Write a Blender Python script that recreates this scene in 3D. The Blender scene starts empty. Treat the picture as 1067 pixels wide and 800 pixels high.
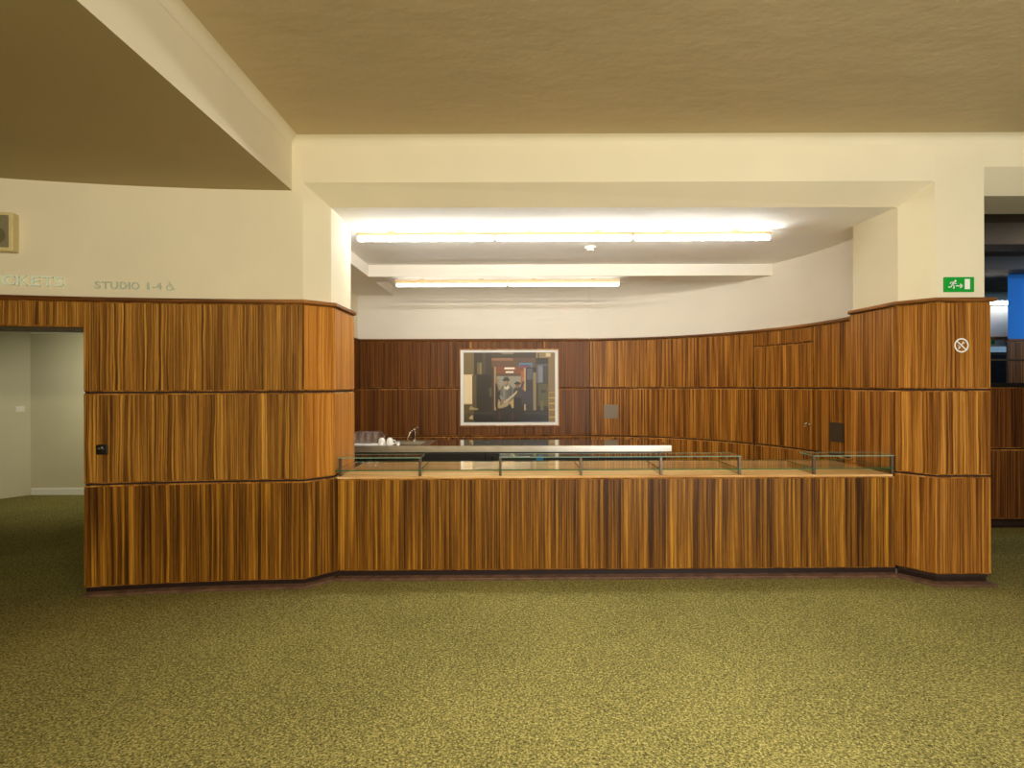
import bpy, math, random
from mathutils import Vector, Matrix
random.seed(7)
C = bpy.context.scene.collection
scn = bpy.context.scene

# ------------------------------------------------------------------ materials
def lin(r, g, b):
    f = lambda c: (c/255/12.92) if c/255 <= .04045 else ((c/255+.055)/1.055)**2.4
    return (f(r), f(g), f(b), 1)

class NT:
    def __init__(self, name):
        self.m = bpy.data.materials.new(name); self.m.use_nodes = True
        self.t = self.m.node_tree; self.t.nodes.clear()
        self.out = self.n('ShaderNodeOutputMaterial')
    def n(self, kind, **kw):
        o = self.t.nodes.new(kind)
        for k, v in kw.items(): setattr(o, k, v)
        return o
    def l(self, a, b): self.t.links.new(a, b)
    def math(self, op, a, b=None, c=None):
        o = self.n('ShaderNodeMath', operation=op)
        for i, v in enumerate((a, b, c)):
            if v is None: continue
            if isinstance(v, (int, float)): o.inputs[i].default_value = v
            else: self.l(v, o.inputs[i])
        return o.outputs[0]
    def ramp(self, fac, stops):
        r = self.n('ShaderNodeValToRGB'); e = r.color_ramp.elements
        while len(e) > 1: e.remove(e[-1])
        e[0].position, e[0].color = stops[0]
        for p, c in stops[1:]:
            q = e.new(p); q.color = c
        self.l(fac, r.inputs[0]); return r.outputs[0]
    def bsdf(self, color, rough=.5, metal=0, coat=0, spec=.5):
        b = self.n('ShaderNodeBsdfPrincipled')
        if isinstance(color, tuple): b.inputs['Base Color'].default_value = color
        else: self.l(color, b.inputs['Base Color'])
        if isinstance(rough, (int, float)): b.inputs['Roughness'].default_value = rough
        else: self.l(rough, b.inputs['Roughness'])
        b.inputs['Metallic'].default_value = metal
        b.inputs['Coat Weight'].default_value = coat
        b.inputs['Specular IOR Level'].default_value = spec
        self.l(b.outputs[0], self.out.inputs[0]); return b
    def noise(self, vec, scale, detail=3, rough=.55, dist=0):
        o = self.n('ShaderNodeTexNoise')
        o.inputs['Scale'].default_value = scale; o.inputs['Detail'].default_value = detail
        o.inputs['Roughness'].default_value = rough; o.inputs['Distortion'].default_value = dist
        if vec is not None: self.l(vec, o.inputs['Vector'])
        return o.outputs['Fac']
    def bump(self, b, h, strength, dist):
        o = self.n('ShaderNodeBump'); o.inputs['Strength'].default_value = strength
        o.inputs['Distance'].default_value = dist
        self.l(h, o.inputs['Height']); self.l(o.outputs[0], b.inputs['Normal'])

def plain(name, color, rough=.5, metal=0, var=.06, coat=0, scale=30, spec=.5):
    t = NT(name); tc = t.n('ShaderNodeTexCoord')
    f = t.noise(tc.outputs['Object'], scale)
    d = tuple(c*(1-var) for c in color[:3])+(1,); u = tuple(min(1, c*(1+var)) for c in color[:3])+(1,)
    b = t.bsdf(t.ramp(f, [(.35, d), (.65, u)]), rough, metal, coat, spec)
    return t.m

def wood(name, dark, mid, light, fu=62, leaf=.31, lo=.415, hi=.600, warp=.02, rough=.42, seed=0., coat=.0):
    t = NT(name); uv = t.n('ShaderNodeUVMap'); sp = t.n('ShaderNodeSeparateXYZ'); t.l(uv.outputs[0], sp.inputs[0])
    u, v = sp.outputs[0], sp.outputs[1]
    q = t.math('DIVIDE', u, leaf); li = t.math('FLOOR', q)
    um = t.math('MULTIPLY', t.math('FRACT', q), leaf)
    cw = t.n('ShaderNodeCombineXYZ'); t.l(t.math('MULTIPLY', um, 7.), cw.inputs[0]); t.l(t.math('MULTIPLY', v, 1.5), cw.inputs[1])
    t.l(t.math('MULTIPLY_ADD', li, .12, seed), cw.inputs[2])
    w = t.math('MULTIPLY', t.math('SUBTRACT', t.noise(cw.outputs[0], 1, 2), .5), warp*2)
    us = t.math('ADD', um, w)
    def band(f, fv, kz):
        c = t.n('ShaderNodeCombineXYZ'); t.l(t.math('MULTIPLY', us, f), c.inputs[0]); t.l(t.math('MULTIPLY', v, fv), c.inputs[1])
        t.l(t.math('MULTIPLY_ADD', li, kz, seed), c.inputs[2]); return c.outputs[0]
    n1 = t.noise(band(fu, .5, .22), 1, 3, .6)
    n2 = t.noise(band(fu*3.6, 1.1, .5), 1, 3, .65)
    n3 = t.noise(band(fu*.22, .35, .35), 1, 1, .5)
    n4 = t.noise(band(fu*9, 14, .8), 1, 2, .6)
    s = t.math('ADD', t.math('ADD', t.math('MULTIPLY', n1, .46), t.math('MULTIPLY', n2, .33)),
               t.math('ADD', t.math('MULTIPLY', n3, .13), t.math('MULTIPLY', n4, .08)))
    md = tuple((a+b)/2 for a, b in zip(dark, mid)); ml = tuple((a*.6+b*.4) for a, b in zip(mid, light))
    col = t.ramp(s, [(lo, dark), (lo+(hi-lo)*.28, md), ((lo+hi)/2, mid), (lo+(hi-lo)*.75, ml), (hi, light)])
    b = t.bsdf(col, rough, 0, coat, .22); b.inputs['Coat Roughness'].default_value = .25
    t.bump(b, n2, .08, .002)
    return t.m

def emit(name, color, strength):
    t = NT(name); e = t.n('ShaderNodeEmission'); e.inputs[0].default_value = color; e.inputs[1].default_value = strength
    t.l(e.outputs[0], t.out.inputs[0]); return t.m

def glass(name, tint=(.97, .99, .97, 1), boost=1.5, floor_=0.):
    t = NT(name); tr = t.n('ShaderNodeBsdfTransparent'); tr.inputs[0].default_value = tint
    gl = t.n('ShaderNodeBsdfGlossy'); gl.inputs['Roughness'].default_value = .015; gl.inputs[0].default_value = (1, 1, 1, 1)
    fr = t.n('ShaderNodeFresnel'); fr.inputs[0].default_value = 1.5
    ge = t.n('ShaderNodeNewGeometry')
    f = t.math('MULTIPLY', t.math('MULTIPLY', fr.outputs[0], boost), t.math('SUBTRACT', 1., ge.outputs['Backfacing']))
    f = t.math('MAXIMUM', t.math('MINIMUM', f, .95), floor_)
    mx = t.n('ShaderNodeMixShader'); t.l(f, mx.inputs[0]); t.l(tr.outputs[0], mx.inputs[1]); t.l(gl.outputs[0], mx.inputs[2])
    t.l(mx.outputs[0], t.out.inputs[0]); return t.m

def plaster(name, color, bump=.15, scale=14, var=.03, stretch=(1, 1, 1), dist=.01, broad=0):
    t = NT(name); tc = t.n('ShaderNodeTexCoord'); mp = t.n('ShaderNodeMapping')
    mp.inputs['Scale'].default_value = stretch; t.l(tc.outputs['Object'], mp.inputs[0])
    f = t.noise(mp.outputs[0], scale, 5, .6, .6 if broad else 0)
    c0 = t.noise(mp.outputs[0], 1.3, 2)
    d = tuple(c*(1-var) for c in color[:3])+(1,); u = tuple(min(1, c*(1+var)) for c in color[:3])+(1,)
    b = t.bsdf(t.ramp(c0, [(.3, d), (.7, u)]), .75, 0, 0, .25)
    t.bump(b, f, bump, dist); return t.m

def carpet():
    t = NT('carpet_pile'); tc = t.n('ShaderNodeTexCoord')
    f = t.noise(tc.outputs['Object'], 88, 2, .7); g = t.noise(tc.outputs['Object'], 230, 2, .7); h = t.noise(tc.outputs['Object'], .9, 3)
    s = t.math('ADD', t.math('ADD', t.math('MULTIPLY', f, .62), t.math('MULTIPLY', g, .3)), t.math('MULTIPLY', h, .08))
    col = t.ramp(s, [(.38, lin(60, 57, 32)), (.47, lin(115, 109, 61)), (.53, lin(141, 133, 76)), (.62, lin(192, 180, 108))])
    b = t.bsdf(col, .95, 0, 0, .1); t.bump(b, s, .6, .01); return t.m

M = {}
M['zebra']   = wood('zebra_veneer', lin(74, 42, 10), lin(146, 97, 34), lin(212, 156, 66), seed=0.)
M['zebra_low'] = wood('striped_counter_veneer', lin(58, 31, 6), lin(126, 80, 20), lin(196, 138, 44), fu=48, leaf=.37, seed=3.1, warp=.006)
M['zebra_curve'] = wood('curved_wall_veneer', lin(74, 38, 8), lin(144, 90, 28), lin(206, 144, 54), fu=52, leaf=.36, seed=5.7, warp=.008)
M['zebra_right'] = wood('right_pillar_veneer', lin(88, 48, 14), lin(150, 96, 34), lin(204, 144, 62), fu=56, leaf=.42, seed=9.4, warp=.014)
M['plain_wood'] = wood('plain_orange_veneer', lin(148, 90, 28), lin(188, 124, 46), lin(214, 152, 68), fu=42, leaf=.9, seed=2.2, warp=.02)
M['dark_wood'] = wood('dark_back_veneer', lin(60, 30, 6), lin(108, 62, 18), lin(144, 90, 34), fu=80, leaf=.27, seed=7.7, warp=.004)
M['cap_wood'] = wood('cap_rail_wood', lin(80, 46, 18), lin(136, 88, 42), lin(180, 124, 66), fu=6, leaf=1.3, seed=1.2)
M['board_wood'] = wood('counter_board_wood', lin(184, 132, 76), lin(218, 172, 112), lin(236, 198, 142), fu=14, leaf=.8, seed=4.4)
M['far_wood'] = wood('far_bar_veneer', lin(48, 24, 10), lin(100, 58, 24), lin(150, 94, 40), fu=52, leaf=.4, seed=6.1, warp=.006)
M['frame_wood'] = wood('picture_frame_wood', lin(120, 76, 36), lin(168, 116, 60), lin(196, 144, 84), fu=20, leaf=.5, seed=8.)
M['lip'] = wood('lipping_wood', lin(120, 74, 26), lin(168, 112, 46), lin(204, 148, 74), fu=8, leaf=2., seed=6.6)
M['backing'] = plain('dark_groove_backing', lin(38, 18, 8), .7)
M['kick'] = plain('dark_kickboard_stain', lin(34, 15, 9), .45, var=.15)
M['foot'] = plain('worn_brown_moulding', lin(104, 76, 58), .5, var=.3, scale=14)
M['wall'] = plaster('cream_plaster', lin(232, 222, 192), .08, 18, dist=.004)
M['pale_wall'] = plaster('pale_alcove_plaster', lin(234, 226, 210), .08, 18, dist=.004)
M['pale_ceil'] = plaster('white_recess_ceiling', lin(248, 246, 238), .05, 18, dist=.004)
M['ceil'] = plaster('trowelled_ceiling_plaster', lin(202, 185, 146), .22, 1.5, stretch=(.8, 1.15, 1), dist=.08, broad=0)
M['soffit'] = plaster('soffit_plaster', lin(186, 168, 124), .12, 6, dist=.01)
M['passage'] = plaster('passage_paint', lin(206, 200, 170), .05, 20, dist=.004)
M['carpet'] = carpet()
M['white'] = plain('white_gloss_paint', lin(236, 234, 224), .35, var=.02)
M['white_mat'] = plain('white_passepartout', lin(238, 238, 232), .8, var=.01)
M['ceramic'] = plain('white_glazed_ceramic', lin(244, 242, 236), .12, var=.01, coat=.6)
M['plastic'] = plain('white_plastic', lin(232, 228, 214), .4, var=.02)
M['cream_plastic'] = plain('yellowed_plastic', lin(214, 196, 140), .45, var=.03)
M['grille'] = plain('grey_speaker_mesh', lin(128, 120, 88), .7, var=.25, scale=260)
M['cone'] = plain('dark_speaker_cone', lin(104, 96, 62), .7, var=.1)
M['steel'] = plain('brushed_stainless', lin(196, 190, 176), .3, 1, var=.06, scale=8)
M['worktop'] = plain('polished_steel_top', lin(206, 200, 190), .07, 1, var=.03, scale=3)
M['chrome'] = plain('polished_chrome', lin(220, 220, 216), .08, 1, var=.01)
M['post'] = plain('brown_bronze_post', lin(112, 94, 76), .35, .8, var=.08)
M['plate'] = plain('grey_metal_plate', lin(122, 108, 92), .5, .35, var=.12, scale=120)
M['plate_dark'] = plain('dark_metal_plate', lin(82, 66, 50), .5, .35, var=.12, scale=120)
M['black'] = plain('black_plastic', lin(22, 20, 18), .35, var=.1)
M['fridge'] = plain('black_cabinet_laminate', lin(20, 19, 18), .3, var=.1)
M['glass'] = glass('picture_glazing', (1, 1, 1, 1), .5)
def real_glass(name, share):
    t = NT(name); g = t.n('ShaderNodeBsdfGlass'); g.inputs['IOR'].default_value = 1.46; g.inputs['Roughness'].default_value = 0
    tr = t.n('ShaderNodeBsdfTransparent'); mx = t.n('ShaderNodeMixShader'); mx.inputs[0].default_value = share
    t.l(tr.outputs[0], mx.inputs[1]); t.l(g.outputs[0], mx.inputs[2]); t.l(mx.outputs[0], t.out.inputs[0]); return t.m
M['tumbler'] = real_glass('tumbler_glass', .75)
M['shelf_glass'] = glass('shelf_glass', (.95, .975, .95, 1), 1.15)
M['glass_edge'] = plain('green_glass_edge', lin(30, 104, 68), .1, var=.1)
M['pale_edge'] = plain('pale_glass_edge', lin(128, 158, 140), .1, var=.1)
M['divider'] = glass('divider_glass', (.74, .76, .7, 1), 1.2)
M['tube'] = emit('fluorescent_tube', (.97, .98, .96, 1), 67)
M['tube_dim'] = emit('dimmed_fluorescent_tube', (.97, .98, .95, 1), 11)  # same kind of tube, emission lowered to hold back the rear wall brightness
M['far_tube'] = emit('far_tube_glow', (1, .95, .84, 1), 26)
M['batten'] = plain('cream_batten_enamel', lin(196, 166, 120), .4, var=.02)
M['letter'] = plain('pale_metal_letters', lin(230, 240, 222), .5, 0, var=.05)
M['letter_grey'] = plain('grey_metal_letters', lin(188, 197, 176), .5, 0, var=.05)
M['green'] = plain('green_sign_enamel', lin(0, 158, 44), .4, var=.02)
M['sign_white'] = plain('white_sign_print', lin(240, 242, 236), .4, var=.01)
M['blue'] = plaster('blue_lit_plaster', lin(46, 118, 190), .05, 18, dist=.004)  # blue light falling on the far column is put into this colour
M['blue_paper'] = plain('blue_paper', lin(30, 130, 200), .6)
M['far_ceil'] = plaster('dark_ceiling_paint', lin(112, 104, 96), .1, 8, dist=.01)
M['door_grey'] = plain('blue_grey_door_paint', lin(132, 142, 140), .4, var=.03)
M['steel_dark'] = plain('dark_steel', lin(60, 66, 76), .25, .9, var=.05)

# ------------------------------------------------------------------ helpers
def wloc(o):
    v = Vector((0, 0, 0))
    while o is not None:
        v += o.location; o = o.parent
    return v

def mk(name, verts, faces, mat, parent=None, uvs=None, smooth=False, fmats=None, base=True):
    vs = [Vector(v) for v in verts]
    if parent is not None: off = wloc(parent)
    elif base:
        xs = [v.x for v in vs]; ys = [v.y for v in vs]; zs = [v.z for v in vs]
        off = Vector(((min(xs)+max(xs))/2, (min(ys)+max(ys))/2, min(zs)))
    else: off = Vector((0, 0, 0))
    me = bpy.data.meshes.new(name)
    me.from_pydata([tuple(v-off) for v in vs], [], faces)
    mats = mat if isinstance(mat, list) else [mat]
    for m in mats: me.materials.append(m)
    if fmats:
        for p, i in zip(me.polygons, fmats): p.material_index = i
    if uvs is not None:
        ul = me.uv_layers.new(name='UVMap')
        for p in me.polygons:
            for li in p.loop_indices:
                ul.data[li].uv = uvs[me.loops[li].vertex_index]
    if smooth:
        for p in me.polygons: p.use_smooth = True
    me.validate(); me.update()
    import bmesh
    bm = bmesh.new(); bm.from_mesh(me); bmesh.ops.recalc_face_normals(bm, faces=bm.faces); bm.to_mesh(me); bm.free()
    if smooth:
        try: me.set_sharp_from_angle(angle=math.radians(40))
        except Exception: pass
    o = bpy.data.objects.new(name, me); C.objects.link(o)
    if parent is not None: o.parent = parent
    else: o.location = off
    return o

def root(name, loc, label, cat, group=None, kind=None):
    o = bpy.data.objects.new(name, None); C.objects.link(o); o.location = loc
    o.empty_display_size = .1
    return tag(o, label, cat, group, kind)

def tag(o, label, cat, group=None, kind=None):
    o['label'] = label; o['category'] = cat
    if group: o['group'] = group
    if kind: o['kind'] = kind
    return o

def struct(o, label, cat): return tag(o, label, cat, None, 'structure')

class MB:
    def __init__(s): s.v = []; s.f = []; s.u = []; s.m = []
    def add(s, v, f, u=None, mi=0):
        b = len(s.v); s.v += [tuple(p) for p in v]; s.f += [tuple(i+b for i in q) for q in f]
        s.u += u if u else [(p[0]+p[1], p[2]) for p in v]; s.m += [mi]*len(f); return s
    def box(s, x0, x1, y0, y1, z0, z1, mi=0, ch=0.):
        if ch <= 0:
            v = [(x, y, z) for z in (z0, z1) for y in (y0, y1) for x in (x0, x1)]
            f = [(0, 2, 3, 1), (4, 5, 7, 6), (0, 1, 5, 4), (2, 6, 7, 3), (0, 4, 6, 2), (1, 3, 7, 5)]
            return s.add(v, f, None, mi)
        # chamfered box: 24 vertices
        import bmesh
        bm = bmesh.new(); bmesh.ops.create_cube(bm, size=1)
        for q in bm.verts: q.co = Vector(((x0+x1)/2+q.co.x*(x1-x0), (y0+y1)/2+q.co.y*(y1-y0), (z0+z1)/2+q.co.z*(z1-z0)))
        bmesh.ops.bevel(bm, geom=list(bm.edges), offset=ch, segments=2, affect='EDGES', profile=.6)
        bm.verts.index_update()
        r = s.add([tuple(q.co) for q in bm.verts], [tuple(q.index for q in f.verts) for f in bm.faces], None, mi); bm.free(); return r
    def prism(s, fp, z0, z1, mi=0):
        n = len(fp); v = [(x, y, z0) for x, y in fp]+[(x, y, z1) for x, y in fp]
        f = [tuple(range(n))[::-1], tuple(range(n, 2*n))]+[(i, (i+1) % n, n+(i+1) % n, n+i) for i in range(n)]
        return s.add(v, f, None, mi)
    def xprism(s, prof, x0, x1, mi=0):   # profile in (y,z) extruded along x
        n = len(prof); v = [(x0, y, z) for y, z in prof]+[(x1, y, z) for y, z in prof]
        f = [tuple(range(n)), tuple(range(n, 2*n))[::-1]]+[(i, n+i, n+(i+1) % n, (i+1) % n) for i in range(n)]
        return s.add(v, f, [(p[0], p[1]+p[2]) for p in v], mi)
    def yprism(s, prof, y0, y1, mi=0):   # profile in (x,z)
        n = len(prof); v = [(x, y0, z) for x, z in prof]+[(x, y1, z) for x, z in prof]
        f = [tuple(range(n)), tuple(range(n, 2*n))[::-1]]+[(i, n+i, n+(i+1) % n, (i+1) % n) for i in range(n)]
        return s.add(v, f, None, mi)
    def lathe(s, c, prof, n=20, mi=0, axis='z'):
        v = []; f = []
        for r, h in prof:
            for i in range(n):
                a = 2*math.pi*i/n; p = (r*math.cos(a), r*math.sin(a), h)
                if axis == 'y': p = (p[0], -p[2], p[1])      # points toward -Y
                if axis == 'x': p = (p[2], p[0], p[1])
                v.append((c[0]+p[0], c[1]+p[1], c[2]+p[2]))
        m = len(prof)
        for j in range(m-1):
            for i in range(n):
                f.append((j*n+i, j*n+(i+1) % n, (j+1)*n+(i+1) % n, (j+1)*n+i))
        f.append(tuple(range(n))[::-1]); f.append(tuple(range((m-1)*n, m*n)))
        return s.add(v, f, None, mi)
    def tube(s, pts, r, n=10, mi=0):
        pts = [Vector(p) for p in pts]; rs = r if isinstance(r, list) else [r]*len(pts)
        v = []; f = []; up = Vector((.13, .31, .94)).normalized()
        for k, p in enumerate(pts):
            d = (pts[min(k+1, len(pts)-1)]-pts[max(k-1, 0)]).normalized()
            a = d.cross(up).normalized(); b = d.cross(a).normalized()
            for i in range(n):
                t = 2*math.pi*i/n; v.append(p+(a*math.cos(t)+b*math.sin(t))*rs[k])
        for k in range(len(pts)-1):
            for i in range(n): f.append((k*n+i, k*n+(i+1) % n, (k+1)*n+(i+1) % n, (k+1)*n+i))
        f.append(tuple(range(n))[::-1]); f.append(tuple(range((len(pts)-1)*n, len(pts)*n)))
        return s.add(v, f, None, mi)
    def build(s, name, mat, parent=None, smooth=False, base=True):
        return mk(name, s.v, s.f, mat, parent, s.u, smooth, s.m, base)

def offsets(path):
    n = len(path); out = []
    seg = []
    for i in range(n-1):
        d = Vector((path[i+1][0]-path[i][0], path[i+1][1]-path[i][1])).normalized()
        seg.append(Vector((d.y, -d.x)))
    for i in range(n):
        if i == 0: out.append(seg[0])
        elif i == n-1: out.append(seg[-1])
        else:
            m = (seg[i-1]+seg[i]).normalized(); out.append(m/max(.3, m.dot(seg[i])))
    return out

def sweep(mb, path, prof, u0=0., mi=0):
    """sweep a closed (outward, z) profile along a plan path; outward is to the right of travel (towards the room)"""
    nn = offsets(path); k = len(prof); v = []; uv = []; L = u0
    for i, (x, y) in enumerate(path):
        if i: L += math.hypot(x-path[i-1][0], y-path[i-1][1])
        for o, z in prof:
            v.append((x+nn[i].x*o, y+nn[i].y*o, z)); uv.append((L, z))
    f = []
    for i in range(len(path)-1):
        for j in range(k):
            j2 = (j+1) % k; f.append((i*k+j, i*k+j2, (i+1)*k+j2, (i+1)*k+j))
    f.append(tuple(range(k))); f.append(tuple(range((len(path)-1)*k, len(path)*k))[::-1])
    return mb.add(v, f, uv, mi)

def panel(parent, path, z0, z1, mat, name='panel', t=.02, ch=.010):
    prof = [(-t, z0), (-ch, z0), (0, z0+ch), (0, z1-ch), (-ch, z1), (-t, z1)]
    u0 = random.random()*40+20
    mb = sweep(MB(), path, prof, u0); k = len(prof)
    for i in range(len(path)-1):                 # solid wood lipping along the top and bottom edges
        mb.m[i*k+1] = 1; mb.m[i*k+3] = 1
    return mb.build(name, [mat, M['lip']], parent)

def cap(parent, path, z0=2.246, z1=2.278, mat=None):
    prof = [(-.045, z0), (.016, z0), (.022, z0+.006), (.022, z1-.006), (.016, z1), (-.045, z1)]
    mb = MB(); sweep(mb, path, prof, random.random()*9)
    # grain along the rail: swap uv
    mb.u = [(v*3, u*.9) for u, v in mb.u]
    return mb.build('cap_rail', mat or M['cap_wood'], parent)

def backing(parent, path, z0=.066, z1=2.246):
    return sweep(MB(), path, [(-.031, z0), (-.0195, z0), (-.0195, z1), (-.031, z1)]).build('backing', M['backing'], parent)

def kick(parent, path):
    sweep(MB(), path, [(-.05, 0), (-.028, 0), (-.028, .0675), (-.05, .0675)]).build('kickboard', M['kick'], parent)
    sweep(MB(), path, [(-.03, 0.001), (.024, 0.001), (.026, .014), (.02, .02), (-.03, .03)]).build('foot_moulding', M['foot'], parent)

# ------------------------------------------------------------------ key plan dimensions (metres, camera above the origin)
def lcY(x):
    t = -1.645-x
    return 4.394-.029*t-.048*t*t if t > 0 else 4.394
XL0, XL1 = -3.25, -1.645
CUR = [(XL0+(XL1-XL0)*i/16, lcY(XL0+(XL1-XL0)*i/16)) for i in range(17)]
PL1, PL2 = (-1.458, 4.578), (-1.458, 5.145)          # left pillar: chamfer end, reveal end
PR0, PR1, PR2 = (3.152, 5.19), (3.176, 4.61), (3.35, 4.394)
PR3, PR4 = (3.788, 4.394), (3.788, 5.14)
CT0, CT1 = (-1.435, 4.568), (3.176, 4.61)            # counter front
ZS, ZM, ZT = .850, 1.551, 2.246
GAP = .007

# ------------------------------------------------------------------ floor and ceilings
mb = MB(); mb.box(-10, 15, -6.5, 16, -.1, 0)
struct(mb.build('floor', M['carpet']), 'olive speckled carpet covering the whole floor', 'floor')

mb = MB(); mb.box(-1.74, 15, -6.5, 4.44, 3.565, 3.8)
struct(mb.build('ceiling', M['ceil']), 'high trowelled plaster ceiling above the foyer', 'ceiling')
mb = MB(); mb.box(-10, -1.742, -6.5, 4.46, 3.15, 3.8)
o = struct(mb.build('ceiling_soffit', [M['soffit'], M['wall']]), 'lowered plaster soffit with bright vertical edge over the left side', 'ceiling')
for p in o.data.polygons:
    if abs(p.normal.x) > .9: p.material_index = 1
mb = MB(); mb.box(-2.2, 3.3, 5.45, 8.1, .0005, .006)  # unseen pale slab added to bounce light onto the recess ceiling
struct(mb.build('floor_bounce', plain('pale_bounce_floor', lin(206, 202, 190), .5, var=.04)), 'unseen pale floor added behind the bar counter to bounce light', 'floor')
# coves
def arc(cx, cz, r, a0, a1, n=6): return [(cx+r*math.cos(math.radians(a0+(a1-a0)*i/n)), cz+r*math.sin(math.radians(a0+(a1-a0)*i/n))) for i in range(n+1)]
mb = MB(); mb.xprism([(4.428, 3.57)]+[(4.4245, 3.50)]+arc(4.359, 3.499, .064, 0, 90)+[(4.35, 3.57)], -1.742, 15)
struct(mb.build('trim_1', M['wall'], smooth=True), 'curved cove where the front plaster wall meets the ceiling', 'cove')
mb = MB(); mb.yprism([(-1.743, 3.57), (-1.741, 3.50)]+[(x, z) for x, z in arc(-1.676, 3.499, .064, 180, 90)]+[(-1.68, 3.57)], -6.5, 4.40)
struct(mb.build('trim_2', M['wall'], smooth=True), 'curved cove along the top of the left soffit edge', 'cove')

# ------------------------------------------------------------------ plaster masses
inn = offsets(CUR+[PL1, PL2])
fp = [(x-n.x*.03, y-n.y*.03) for (x, y), n in zip(CUR+[PL1, PL2], inn)]
FL = list(fp)
fp = fp+[(-2.27, 5.145), (-2.27, 8.30), (-3.0, 8.30), (-3.0, 4.62), (fp[0][0]+.02, 4.62)]
mb = MB(); mb.prism(fp, 0, 3.75)
struct(mb.build('wall_left', M['wall']), 'cream plaster wall and splayed pillar left of the bar recess', 'wall')
cl = [(-8.5+(XL0+8.5)*i/24, lcY(-8.5+(XL0+8.5)*i/24)+.03) for i in range(25)]
cl[-1] = (-3.2295, lcY(-3.2295)+.03)
mb = MB(); mb.prism(cl+[(-3.2295, 4.60), (-8.5, 4.60-(4.394-lcY(-8.5))*.9)], 2.05, 3.74)
struct(mb.build('wall_left_lintel', M['wall']), 'curved cream plaster wall above the left doorway', 'wall')

fp = [(3.352, 4.412), (3.768, 4.412), (3.768, 5.16), (3.55, 5.16), (3.18, 5.14), (3.206, 4.615), (3.352, 4.412)][:-1]
_p = [PR0, PR1, PR2, PR3, PR4]; fp = [(x-n.x*.031, y-n.y*.031) for (x, y), n in zip(_p, offsets(_p))]; FR = list(fp)
mb = MB(); mb.prism(fp, 0, 3.75)
struct(mb.build('wall_right', M['wall']), 'cream plaster pillar right of the bar recess carrying the exit sign', 'wall')
# header over the recess with its splayed underside
(a, ya), (i0, yi0) = FL[16], FL[17]; (b_, yb), (i1, yi1) = FR[2], FR[1]
v = [(a, ya, 3.212), (b_, yb, 3.212), (i1, yi1, 3.066), (i0, yi0, 3.066),
     (a, ya, 3.75), (b_, yb, 3.75), (i1, yi1, 3.75), (i0, yi0, 3.75)]
f = [(0, 1, 5, 4), (0, 3, 2, 1), (3, 7, 6, 2), (4, 5, 6, 7), (0, 4, 7, 3), (1, 2, 6, 5)]
struct(mk('wall_front', v, f, M['wall']), 'wide cream plaster header above the bar recess', 'wall')
mb = MB(); mb.xprism([(4.425, 3.322), (4.61, 3.152), (5.10, 3.152), (5.10, 3.75), (4.425, 3.75)], FR[3][0]+.0002, 15)
struct(mb.build('wall_front_lintel', M['wall']), 'plaster lintel over the opening at the right edge', 'wall')

# bar recess shell
def ell(a): return (1.0+2.42*math.sin(a), 5.6+2.57*math.cos(a))
A0 = math.asin((1.139-1.0)/2.42)
def curve(a0, a1, n): return [ell(a0+(a1-a0)*i/n) for i in range(n+1)]
def ang_for(px, steps=4000):   # angle on the curve where the sight line through column px meets it
    best = None
    for i in range(steps):
        a_ = A0+(math.pi/2-A0)*i/steps; X, Y = ell(a_); d = abs(X/Y-(px-533)/580)
        if best is None or d < best[0]: best = (d, a_)
    return best[1]
AD0, AD1 = ang_for(785), ang_for(847)
full = curve(A0, math.pi/2, 40)+[(3.42, 5.23)]
nn = offsets(full)
inner = [(x-n.x*.03, y-n.y*.03) for (x, y), n in zip(full, nn)]
outer = [(x-n.x*.25, y-n.y*.25) for (x, y), n in zip(full, nn)]
mb = MB(); mb.prism(inner+outer[::-1], 0, 3.74)
struct(mb.build('wall_curved', M['pale_wall'], smooth=True), 'pale curved plaster wall sweeping round the right of the bar recess', 'wall')
mb = MB(); mb.box(-3.0, 1.145, 8.20, 8.45, 0, 3.74)
struct(mb.build('wall_back', M['pale_wall']), 'flat pale plaster back wall of the bar recess', 'wall')
mb = MB()
yat = lambda x: yi0+(yi1-yi0)*(x-i0)/(i1-i0)+.0005
mb.prism([(-1.745, yat(-1.745)), (3.75, yat(3.75)), (3.75, 6.79), (-1.745, 6.79)], 3.067, 3.7, 0)
mb.box(-2.28, -1.7451, 5.146, 8.25, 2.927, 3.7, 1)
mb.box(-1.745, 3.75, 6.7901, 7.13, 2.927, 3.7, 1)
mb.box(-1.745, 3.75, 7.1301, 8.40, 3.07, 3.7, 0)
struct(mb.build('ceiling_recess', [M['pale_ceil'], M['pale_wall']]), 'stepped plaster ceiling of the bar recess with a dropped beam', 'ceiling')

# room behind the camera
mb = MB(); mb.box(-10, 15, -6.7, -6.5, 0, 3.8)
struct(mb.build('wall_rear', M['wall']), 'plain cream wall behind the viewer', 'wall')
mb = MB(); mb.box(-10.2, -10, -6.7, 9, 0, 3.8)
struct(mb.build('wall_far_left', M['wall']), 'plain cream wall far to the left', 'wall')

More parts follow.
